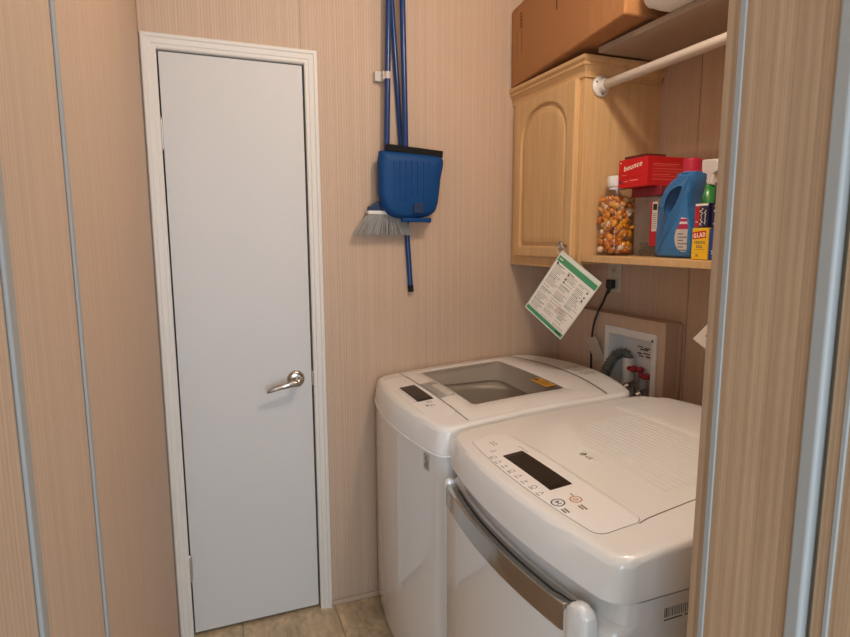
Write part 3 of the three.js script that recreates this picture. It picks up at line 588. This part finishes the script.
{ // blue jug; local x = world z
  const t = thing('detergent_jug', 'blue plastic detergent jug with loop handle and magenta cap', 'jug', [1.372, SY, 0.146], -Math.PI / 2); t.scale.set(0.82, 0.965, 0.9);
  const s = new THREE.Shape();
  s.moveTo(0.700, 0.004); s.quadraticCurveTo(0.692, 0.012, 0.691, 0.035); s.bezierCurveTo(0.688, 0.075, 0.696, 0.110, 0.697, 0.135);
  s.bezierCurveTo(0.696, 0.185, 0.735, 0.228, 0.776, 0.238); s.lineTo(0.778, 0.247); s.lineTo(0.848, 0.243); s.bezierCurveTo(0.852, 0.215, 0.826, 0.175, 0.830, 0.140); s.lineTo(0.852, 0.090); s.lineTo(0.852, 0.03); s.quadraticCurveTo(0.852, 0.010, 0.843, 0.004); s.lineTo(0.700, 0.004);
  const hPath = new THREE.Path(); hPath.moveTo(0.722, 0.136); hPath.bezierCurveTo(0.717, 0.160, 0.728, 0.190, 0.750, 0.206); hPath.bezierCurveTo(0.772, 0.220, 0.806, 0.224, 0.816, 0.214); hPath.bezierCurveTo(0.818, 0.192, 0.782, 0.136, 0.752, 0.120); hPath.bezierCurveTo(0.738, 0.116, 0.726, 0.122, 0.722, 0.136); s.holes.push(hPath);
  const g = new THREE.ExtrudeGeometry(s, { depth: 0.030, bevelEnabled: true, bevelThickness: 0.018, bevelSize: 0.011, bevelOffset: -0.009, bevelSegments: 6, curveSegments: 18 }); g.translate(0, 0, -0.043);
  mesh('jug_body', toCreasedNormals(g, 0.9), std([0.035, 0.17, 0.42], 0.32), t);
  const cap = lathe([[0.0315, -0.002], [0.0315, 0.004], [0.030, 0.006], [0.0290, 0.036], [0.0265, 0.041], [0, 0.041]], 32).translate(0.811, 0.247, -0.028);
  const cp = mesh('jug_cap', cap, std([0.46, 0.016, 0.05], 0.35), t);
  mesh('neck_ring', lathe([[0.030, -0.006], [0.033, 0], [0.032, 0.003], [0, 0.003]], 32).translate(0.811, 0.247, -0.028), std([0.035, 0.17, 0.42], 0.32), cp);
  const lab = new THREE.Shape(); lab.moveTo(0.800, 0.03); lab.bezierCurveTo(0.780, 0.05, 0.785, 0.080, 0.802, 0.095); lab.lineTo(0.812, 0.120); lab.lineTo(0.838, 0.116); lab.lineTo(0.844, 0.09); lab.lineTo(0.844, 0.022); lab.quadraticCurveTo(0.82, 0.014, 0.800, 0.03);
  const lg = new THREE.ShapeGeometry(lab, 12); lg.translate(0, 0, 0.0055); const lp = lg.attributes.position, lu = lg.attributes.uv;
  for (let i = 0; i < lp.count; i++) lu.setXY(i, (lp.getX(i) - 0.77) / 0.1, lp.getY(i) / 0.13);
  mesh('jug_label', lg, std('#ffffff', 0.4, { map: canvasTex(128, 192, (g, w, h) => { g.fillStyle = '#c9c3bd'; g.fillRect(0, 0, w, h); g.fillStyle = '#b02a58'; g.fillRect(0, 0, w, 66); g.fillStyle = '#e9dfe2'; g.fillRect(50, 14, 60, 8); g.fillRect(46, 34, 66, 10); g.fillStyle = '#6a6f86'; for (let i = 0; i < 6; i++) g.fillRect(40, 84 + i * 14, 30 + i * 23 % 44, 5); }) }), t);
}
{ // green spray bottle
  const cx = 1.53, cz = 0.748;
  const t = thing('spray_bottle', 'green spray bottle with white trigger head', 'bottle', [cx, SY, cz], -Math.PI / 2);
  mesh('bottle_body', lathe([[0, 0.001], [0.040, 0.001], [0.044, 0.008], [0.044, 0.12], [0.042, 0.15], [0.034, 0.185], [0.022, 0.208], [0.016, 0.214], [0.016, 0.222], [0, 0.222]], 32), std([0.035, 0.26, 0.045], 0.25), t);
  const head = new THREE.Shape(); head.moveTo(-0.018, 0); head.lineTo(0.020, 0); head.lineTo(0.022, 0.03); head.bezierCurveTo(0.05, 0.036, 0.05, 0.06, 0.03, 0.066); head.lineTo(-0.01, 0.068); head.bezierCurveTo(-0.035, 0.066, -0.050, 0.052, -0.046, 0.046); head.lineTo(-0.020, 0.036); head.lineTo(-0.018, 0);
  const hg = new THREE.ExtrudeGeometry(head, { depth: 0.018, bevelEnabled: true, bevelThickness: 0.005, bevelSize: 0.004, bevelSegments: 3, curveSegments: 10 }); hg.translate(0, 0.218, -0.009);
  const hd = mesh('trigger_head', hg, M.whitePlastic, t);
  const tr = new THREE.Shape(); tr.moveTo(-0.032, 0.255); tr.bezierCurveTo(-0.046, 0.24, -0.040, 0.22, -0.034, 0.205); tr.lineTo(-0.029, 0.207); tr.bezierCurveTo(-0.033, 0.222, -0.032, 0.24, -0.024, 0.252); tr.lineTo(-0.032, 0.255);
  mesh('trigger', new THREE.ExtrudeGeometry(tr, { depth: 0.012, bevelEnabled: false }).translate(0, 0, -0.006), M.whitePlastic, hd);
}
{ // wrap cartons, stacked end on
  const words = (g, txt, x, y, size, rot, col) => { g.save(); g.translate(x, y); g.rotate(rot); g.fillStyle = col; g.font = `bold ${size}px sans-serif`; g.fillText(txt, 0, 0); g.restore(); };
  const X0 = 1.325, X1 = 1.445;
  const y = canvasTex(256, 384, (g, w, h) => {
    g.fillStyle = '#f2c21a'; g.fillRect(0, 0, w, h); g.save(); g.translate(10, 118); g.rotate(-0.10); g.fillStyle = '#c81e1e'; g.fillRect(0, -70, 214, 92); g.fillStyle = '#fff3d8'; g.font = 'bold 76px sans-serif'; g.fillText('GLAD', 8, 4); g.restore();
    words(g, "PRESS'N", 36, 194, 46, 0, '#1d2a55'); words(g, 'SEAL', 70, 244, 46, 0, '#1d2a55'); g.fillStyle = '#8a6a10'; g.fillRect(40, 262, 170, 6); g.fillStyle = '#c99a10'; g.fillRect(0, 296, w, 4); words(g, '70', 60, 356, 48, 0, '#1d2a55');
  });
  let t = thing('wrap_carton', 'yellow food-wrap carton with red lettering at the shelf front', 'carton', [0, 0, 0], 0, 'food-wrap cartons stacked on the shelf');
  printedBox(t, 'carton_body', X0, X1, SY + 0.001, SY + 0.084, 0.896, 0.950, std('#e8b818', 0.45), y, null);
  t = thing('wrap_carton', 'blue food-wrap carton right of the yellow one', 'carton', [0, 0, 0], 0, 'food-wrap cartons stacked on the shelf');
  printedBox(t, 'carton_body', X0, X1, SY + 0.001, SY + 0.082, 0.9515, 1.008, std('#1c3a86', 0.45), canvasTex(128, 256, (g, w, h) => { g.fillStyle = '#1f3f8e'; g.fillRect(0, 0, w, h); g.fillStyle = '#d8d26a'; g.beginPath(); g.arc(70, 120, 26, 0, 7); g.fill(); g.fillStyle = '#e9e6e0'; g.fillRect(20, 180, 60, 10); g.fillRect(20, 200, 44, 10); }), null);
  t = thing('wrap_carton', 'red and navy food-wrap carton standing on the yellow one', 'carton', [0, 0, 0], 0, 'food-wrap cartons stacked on the shelf');
  const script = (g, x, y0, y1, a) => { g.strokeStyle = '#efeae4'; g.lineWidth = 9; g.beginPath(); for (let k = 0; k <= 40; k++) { const s = k / 40, yy = y0 + (y1 - y0) * s, xx = x + a * Math.sin(s * 26) * (0.6 + 0.4 * Math.sin(s * 9)); k ? g.lineTo(xx, yy) : g.moveTo(xx, yy); } g.stroke(); };
  printedBox(t, 'carton_body', X0 + 0.004, X1, SY + 0.085, SY + 0.148, 0.897, 0.940, std([0.02, 0.02, 0.07], 0.45), canvasTex(256, 320, (g, w, h) => { g.fillStyle = '#221d42'; g.fillRect(0, 0, w, h); g.fillStyle = '#b81c22'; g.fillRect(0, 0, 96, h); g.fillStyle = '#efe9e2'; g.fillRect(0, 0, w, 30); script(g, 130, 60, 300, 34); script(g, 206, 90, 280, 16); g.fillStyle = '#e4b8b4'; g.fillRect(20, 240, 40, 16); }), null);
  t = thing('wrap_carton', 'navy food-wrap carton with white script beside the red and navy one', 'carton', [0, 0, 0], 0, 'food-wrap cartons stacked on the shelf');
  printedBox(t, 'carton_body', X0 + 0.002, X1, SY + 0.083, SY + 0.143, 0.9535, 1.004, std([0.02, 0.025, 0.08], 0.45), canvasTex(256, 320, (g, w, h) => { g.fillStyle = '#1b1a44'; g.fillRect(0, 0, w, h); script(g, 60, 40, 290, 30); script(g, 150, 60, 260, 18); g.fillStyle = '#c9983a'; g.fillRect(30, 10, 60, 20); }), null);
  t = thing('wrap_carton', 'topmost navy food-wrap carton with white script below the trigger head', 'carton', [0, 0, 0], 0, 'food-wrap cartons stacked on the shelf');
  printedBox(t, 'carton_body', X0 + 0.006, X1, SY + 0.144, SY + 0.198, 0.9535, 1.002, std([0.02, 0.025, 0.08], 0.45), canvasTex(256, 320, (g, w, h) => { g.fillStyle = '#1b1a44'; g.fillRect(0, 0, w, h); script(g, 70, 40, 290, 30); g.fillStyle = '#c9983a'; g.fillRect(150, 10, 90, 26); }), null);
}

// ---------------------------------------------------------------- cards hanging from the knob and hook
function card(name, label, P, az, rot, w, h, tex, dx, dy) {
  // hung by a short loop at P; az: direction the face points to, rot: turn in its own plane
  const t = thing(name, label, 'card', P, az);
  const body = new THREE.Group(); body.name = 'sheet'; body.position.set(dx, dy, 0); body.rotation.z = rot; t.add(body);
  const pl = new THREE.BoxGeometry(w, h, 0.0012); mesh('sheet_body', pl, M.whitePlastic, body);
  const pf = new THREE.PlaneGeometry(w - 0.001, h - 0.001); pf.translate(0, 0, 0.0009); mesh('printed_face', pf, std('#ffffff', 0.4, { map: tex }), body);
  return t;
}
const infoTex = canvasTex(768, 1000, (g, w, h) => {
  g.fillStyle = '#dfe8dc'; g.fillRect(0, 0, w, h); g.fillStyle = '#f1ece4'; g.fillRect(14, 150, w - 28, h - 230);
  g.fillStyle = '#4f9d72'; g.fillRect(14, 62, w - 28, 84); g.fillRect(14, h - 74, w - 28, 56); g.fillStyle = '#e9eee4'; g.fillRect(190, 16, 430, 26); g.fillRect(40, 92, 60, 16);
  let s = 7; const r = () => (s = (s * 1103515245 + 12345) % 2147483648) / 2147483648;
  for (let i = 0; i < 34; i++) for (let c = 0; c < 3; c++) { if (r() < 0.18) continue; const head = i % 9 === 0; g.fillStyle = head ? '#2f7a52' : (r() < 0.3 ? '#6a6661' : '#8f8a84'); let x = 40 + c * 236; const end = x + 90 + r() * 115; while (x < end) { const ww = 8 + r() * 26; g.fillRect(x, 176 + i * 22, ww, head ? 11 : 7); x += ww + 5; } }
  g.fillStyle = '#2a2826'; g.beginPath(); g.arc(52, 170, 18, 0, 7); g.fill();
  for (const [x, y] of [[300, 210], [300, 286], [300, 330], [690, 236], [690, 316], [690, 372]]) { g.fillStyle = '#5d5a56'; g.beginPath(); g.arc(x, y, 15, 0, 7); g.fill(); }
  g.fillStyle = '#d8cdc2'; g.fillRect(430, 640, 180, 110); g.fillStyle = '#8f8a84'; g.fillRect(470, 660, 90, 8); g.fillRect(500, 700, 60, 8);
  g.fillStyle = '#1e4a34'; g.fillRect(620, h - 60, 110, 24);
});
{
  const az = Math.atan2(-0.9, 0.44);
  const t = card('instruction_card', 'green and white printed card hanging tilted from the cabinet knob', [1.235, 1.400, 0.412], az, -0.612, 0.180, 0.250, infoTex, 0.0148, -0.1557);
  mesh('hanging_loop', new THREE.TorusGeometry(0.014, 0.0008, 6, 30).translate(0.006, 0.0, 0), std([0.75, 0.73, 0.7], 0.5), t);
}
{
  const az = Math.atan2(-0.72, 0.69);
  const t = card('paper_tag', 'white printed card below the shelf, half hidden by the partition', [1.297, 1.352, 1.075], az, -0.66, 0.13, 0.17, canvasTex(256, 336, (g, w, h) => { g.fillStyle = '#e6dfd6'; g.fillRect(0, 0, w, h); g.fillStyle = '#4a4640'; for (let i = 0; i < 5; i++) g.fillRect(30, 210 + i * 18, 60, 7); g.beginPath(); g.arc(50, 160, 22, 0, 7); g.fill(); g.fillStyle = '#8a857e'; for (let i = 0; i < 8; i++) g.fillRect(110, 40 + i * 30, 110, 8); }), 0.01, -0.135);
  mesh('hook', tube([V(0, 0.004, 0), V(0, -0.012, 0), V(0.008, -0.022, 0), V(0.004, -0.034, 0), V(-0.006, -0.030, 0)], 0.0014, 20, 6), M.nickel, t);
}

// ---------------------------------------------------------------- outlet, cord, washer box
{
  const t = thing('wall_outlet', 'beige outlet plate on the wall under the shelf', 'outlet');
  mesh('cover_plate', bx(XR - 0.006, 1.230, 0.226, XR - 0.0003, 1.346, 0.300, 0.003), std([0.66, 0.58, 0.48], 0.4), t);
  for (const y of [1.262, 1.314]) { const r = mesh('receptacle', bx(XR - 0.008, y - 0.016, 0.246, XR - 0.005, y + 0.016, 0.280, 0.001), std([0.60, 0.52, 0.43], 0.4), t); for (const z of [0.257, 0.269]) mesh('slot', bx(XR - 0.0083, y - 0.005, z - 0.0012, XR - 0.0078, y + 0.006, z + 0.0012), M.black, r); }
}
{
  const t = thing('power_cord', 'black power cord plugged into the outlet, dropping behind the washer', 'cord');
  mesh('plug', merge([bx(XR - 0.034, 1.243, 0.247, XR - 0.008, 1.279, 0.279, 0.006), cyl(V(XR - 0.024, 1.246, 0.262), V(XR - 0.03, 1.222, 0.255), 0.008, 0.006, 12)]), M.black, t);
  mesh('cable', tube([V(1.571, 1.236, 0.258), V(1.562, 1.215, 0.258), V(1.543, 1.182, 0.262), V(1.522, 1.140, 0.258), V(1.517, 1.085, 0.246), V(1.517, 1.02, 0.241), V(1.517, 0.92, 0.243), V(1.515, 0.80, 0.25), V(1.50, 0.55, 0.26)], 0.0042, 60, 8), M.black, t);
  const tagG = new THREE.PlaneGeometry(0.050, 0.095, 4, 6); const p = tagG.attributes.position; for (let i = 0; i < p.count; i++) p.setZ(i, 0.008 * Math.sin(p.getY(i) * 30) + 0.006 * Math.sin(p.getX(i) * 60));
  tagG.computeVertexNormals(); tagG.rotateZ(0.35); tagG.rotateY(-1.1); tagG.translate(1.511, 1.010, 0.272);
  mesh('cord_tag', tagG, std([0.55, 0.44, 0.34], 0.8, { side: THREE.DoubleSide }), t);
  mesh('tag_tie', new THREE.TorusGeometry(0.006, 0.003, 6, 14).rotateX(Math.PI / 2).translate(1.517, 1.045, 0.243), M.whitePlastic, t);
}
{
  const t = thing('washer_outlet_box', 'white recessed washer hookup box in the chase', 'hookup box');
  const { z0, z1, y0, y1 } = BX, w = 0.022, xf = CX - 0.006, xb = XR - 0.004;
  for (const g of [bx(xf, y1 - w, z0 - 0.006, CX + 0.001, y1 + 0.006, z1 + 0.006, 0.002), bx(xf, y0 - 0.006, z0 - 0.006, CX + 0.001, y0 + w, z1 + 0.006, 0.002), bx(xf, y0 + w, z0 - 0.006, CX + 0.001, y1 - w, z0 + w - 0.006, 0.002), bx(xf, y0 + w, z1 - w + 0.006, CX + 0.001, y1 - w, z1 + 0.006, 0.002)]) mesh('box_frame', g, M.whitePlastic, t);
  const zi = z0 + w - 0.008, zj = z1 - w + 0.008, yi = y0 + w - 0.004, yj = y1 - w + 0.004;
  mesh('box_liner', merge([bx(xb - 0.003, yi, zi, xb, yj, zj), bx(CX, yi, zi, xb, yj, zi + 0.003), bx(CX, yi, zj - 0.003, xb, yj, zj), bx(CX, yj - 0.003, zi, xb, yj, zj), bx(CX, yi, zi, xb, yi + 0.003, zj)]), M.whitePlastic, t);
  mesh('screw', new THREE.SphereGeometry(0.0045, 10, 8).translate(xf, 1.088, 0.560), M.gapShadeAndScrew, t);
  const lab = new THREE.PlaneGeometry(0.085, 0.055); lab.rotateY(-Math.PI / 2); lab.translate(xb - 0.0036, 1.022, 0.450);
  mesh('printed_label', lab, std('#ffffff', 0.6, { map: canvasTex(256, 160, (g, ww, h) => { g.fillStyle = '#e4ded6'; g.fillRect(0, 0, ww, h); g.fillStyle = '#2a2522'; [[20, 20, 90, 10], [130, 26, 80, 14], [60, 44, 120, 14], [20, 90, 70, 16], [110, 84, 100, 12], [40, 118, 80, 12], [150, 112, 70, 16]].forEach(r => g.fillRect(...r)); }) }), t);
  mesh('standpipe', lathe([[0.0185, 0.84], [0.0185, 0.997], [0.0215, 0.997], [0.0215, 0.84]], 28).translate(1.565, 0, 0.400), std([0.80, 0.77, 0.70], 0.4), t);
  // two valves with red handles
  for (const [z, y, n] of [[0.446, 0.955, 0], [0.508, 0.940, 1]]) {
    const v = mesh('valve', merge([cyl(V(1.566, y - 0.07, z), V(1.566, y - 0.01, z), 0.011, 0.011, 14), cyl(V(1.566, y - 0.042, z), V(1.535, y - 0.052, z - 0.004), 0.010, 0.012, 14), cyl(V(1.566, y - 0.012, z), V(1.566, y + 0.004, z), 0.005, 0.005, 10)]), M.steel, t);
    const hs = []; for (let i = 0; i < 5; i++) { const a = i / 5 * 6.283 + 0.4; hs.push(new THREE.SphereGeometry(0.0125, 10, 8).scale(1, 0.7, 1).translate(1.560 + 0.017 * Math.cos(a), y + 0.007, z + 0.024 * Math.sin(a))); }
    hs.push(new THREE.CylinderGeometry(0.017, 0.017, 0.011, 16).translate(1.562, y + 0.007, z));
    mesh('valve_handle', merge(hs), std([0.40, 0.015, 0.035], 0.4), v);
  }
}
for (const [z, y, lab] of [[0.441, 0.902, 'braided steel supply hose at the left red valve'], [0.503, 0.887, 'braided steel supply hose at the right red valve']]) {
  const t = thing('supply_hose', lab, 'hose', [0, 0, 0], 0, 'braided washer hoses');
  mesh('hose', tube([V(1.530, y, z), V(1.505, y - 0.012, z - 0.010), V(1.472, y - 0.06, z - 0.03), V(1.462, y - 0.16, z - 0.04), V(1.46, y - 0.3, z - 0.05)], 0.0075, 40, 10), std([0.10, 0.10, 0.10], 0.35, { metalness: 0.4 }), t);
  mesh('hose_nut', cyl(V(1.5310, y + 0.001, z + 0.001), V(1.518, y - 0.006, z - 0.004), 0.0135, 0.0125, 8), M.steel, t);
}
{ // ribbed drain hose arching into the standpipe
  const pts = [V(1.478, 0.66, 0.335), V(1.482, 0.82, 0.338), V(1.496, 0.90, 0.346), V(1.514, 0.965, 0.354), V(1.540, 1.000, 0.362), V(1.558, 1.010, 0.378), V(1.565, 1.004, 0.394), V(1.565, 0.980, 0.400)];
  const c = new THREE.CatmullRomCurve3(pts), N = 220, f = c.computeFrenetFrames(N, false), rings = [];
  for (let i = 0; i <= N; i++) { const p = c.getPointAt(i / N), r = 0.0185 - 0.0055 * Math.max(0, (i / N - 0.85) / 0.15) + 0.0025 * Math.sin(i / N * Math.PI * 2 * 40); const q = []; for (let k = 0; k < 14; k++) { const a = k / 14 * 6.2832; q.push(p.clone().addScaledVector(f.normals[i], Math.cos(a) * r).addScaledVector(f.binormals[i], Math.sin(a) * r)); } rings.push(q); }
  single('drain_hose', 'ribbed grey-green drain hose arching into the white standpipe', 'hose', loft(rings, { capStart: true, capEnd: true, crease: 1.2 }), std([0.13, 0.15, 0.13], 0.45));
}

// ---------------------------------------------------------------- broom set on the door wall
const WZ = 0.040;
{
  const t = thing('broom', 'angled broom with blue handle and grey bristles hanging behind the dustpan', 'broom');
  mesh('broom_handle', cyl(V(0.757, 2.40, WZ), V(0.737, 1.60, WZ), 0.0105, 0.0105, 20), M.blue, t);
  mesh('handle_label', cyl(V(0.7478, 2.028, WZ), V(0.7471, 2.004, WZ), 0.0109, 0.0109, 20), std([0.62, 0.55, 0.52], 0.6), t);
  const s = new THREE.Shape(); s.moveTo(0.668, 1.532); s.lineTo(0.800, 1.545); s.lineTo(0.790, 1.575); s.lineTo(0.752, 1.585); s.lineTo(0.748, 1.62); s.lineTo(0.726, 1.62); s.lineTo(0.722, 1.578); s.lineTo(0.672, 1.552); s.lineTo(0.668, 1.532);
  const cap = mesh('broom_head', new THREE.ExtrudeGeometry(s, { depth: 0.020, bevelEnabled: true, bevelThickness: 0.004, bevelSize: 0.004, bevelSegments: 2 }).translate(0, 0, 0.0265), M.blueDark, t);
  mesh('head_band', bx(0.664, 1.527, 0.0235, 0.800, 1.541, 0.0525, 0.003), M.whitePlastic, cap);
  const bg = [], top0 = 0.668, top1 = 0.797, b0 = 0.613, b1 = 0.842;
  for (let i = 0; i < 46; i++) for (let j = 0; j < 6; j++) {
    const u = (i + 0.5 + (rnd() - 0.5) * 0.7) / 46, v = (j + 0.5) / 6, x0 = top0 + (top1 - top0) * u, x1 = b0 + (b1 - b0) * u + (rnd() - 0.5) * 0.006;
    bg.push(cyl(V(x0, 1.530, 0.0265 + v * 0.022), V(x1, 1.452 + (u > 0.5 ? 0.0 : 0.0) + rnd() * 0.005, 0.0245 + v * 0.029 + (rnd() - 0.5) * 0.002), 0.0015, 0.0011, 4));
  }
  mesh('bristles', merge(bg), M.bristle, t).userData = { kind: 'stuff' };
}
single('blue_pole', 'thin blue pole with black tip hanging behind the dustpan', 'pole', merge([cyl(V(0.7664, 2.40, 0.0118), V(0.8395, 1.250, 0.0118), 0.0098, 0.0098, 18)]), M.blue);
{
  // tip is a part of the pole
  const pole = scene.getObjectByName('blue_pole');
  mesh('pole_tip', cyl(V(0.8388, 1.262, 0.0118), V(0.8404, 1.237, 0.0118), 0.0112, 0.0105, 16), M.rubber, pole);
}
{
  const t = thing('dustpan', 'blue ribbed dustpan with black rubber lip hung upright on the wall', 'dustpan');
  mesh('pan_handle', cyl(V(0.800, 2.40, 0.050), V(0.811, 1.70, 0.050), 0.0105, 0.0105, 20), M.blue, t);
  // shell: outline rings from the rim to the outer face
  const out = [[0.718, 1.752], [0.944, 1.738], [0.940, 1.66], [0.930, 1.575], [0.918, 1.540], [0.892, 1.522], [0.825, 1.512], [0.770, 1.514], [0.738, 1.526], [0.712, 1.556], [0.700, 1.60], [0.699, 1.66], [0.699, 1.71], [0.704, 1.738]];
  const curve = new THREE.CatmullRomCurve3(out.map(([x, y]) => V(x, y, 0)), true, 'catmullrom', 0.25), pts = curve.getPoints(90).slice(0, 90);
  const cx = 0.822, cy = 1.64;
  const ring = (k, z, dk = 0) => pts.map(q => V(cx + (q.x - cx) * k, cy + (q.y - cy) * (k + dk), z));
  mesh('pan', loft([ring(0.97, 0.056), ring(1.0, 0.056), ring(1.0, 0.062), ring(0.99, 0.070), ring(0.965, 0.078), ring(0.92, 0.085), ring(0.84, 0.090), ring(0.6, 0.093), ring(0.3, 0.094), ring(0.02, 0.094)], { capEnd: true, crease: 0.9 }), M.bluePan, t);
  mesh('inner_plate', loft([ring(0.97, 0.0562), ring(0.8, 0.062), ring(0.02, 0.062)], {}), M.bluePan, t);
  for (let i = 0; i < 7; i++) { const x = 0.752 + i * 0.0225; mesh('rib', bx(x - 0.0035, 1.575 + (i === 3 || i === 4 ? 0.018 : 0), 0.088, x + 0.0035, 1.716, 0.0965 - (i === 0 || i === 6 ? 0.002 : 0), 0.002), M.bluePan, t); }
  const lip = bx(-0.109, -0.012, -0.010, 0.109, 0.012, 0.010, 0.002); lip.rotateZ(-0.072); lip.translate(0.838, 1.755, 0.068);
  mesh('rubber_lip', lip, M.rubber, t);
  const pv = mesh('pivot_block', bx(0.822, 1.530, 0.085, 0.862, 1.568, 0.099, 0.004), M.blueDark, t);
  mesh('rear_wheel', bx(0.785, 1.500, 0.058, 0.90, 1.516, 0.080, 0.004), M.bluePan, t);
  mesh('peg', cyl(V(0.896, 1.515, 0.07), V(0.894, 1.497, 0.07), 0.004, 0.003, 8), M.bluePan, t);
}
{
  const t = thing('broom_clip', 'small grey-white wall clip holding the broom handle', 'clip');
  mesh('clip_plate', bx(0.706, 1.998, 0.0002, 0.742, 2.034, 0.020, 0.003), std([0.60, 0.57, 0.53], 0.5), t);
  mesh('clip_arm', merge([bx(0.730, 2.000, 0.016, 0.7355, 2.030, 0.044, 0.002), bx(0.733, 2.000, 0.015, 0.760, 2.030, 0.022, 0.002)]), std([0.66, 0.63, 0.60], 0.4), t);
}
renderer.render(scene, camera);
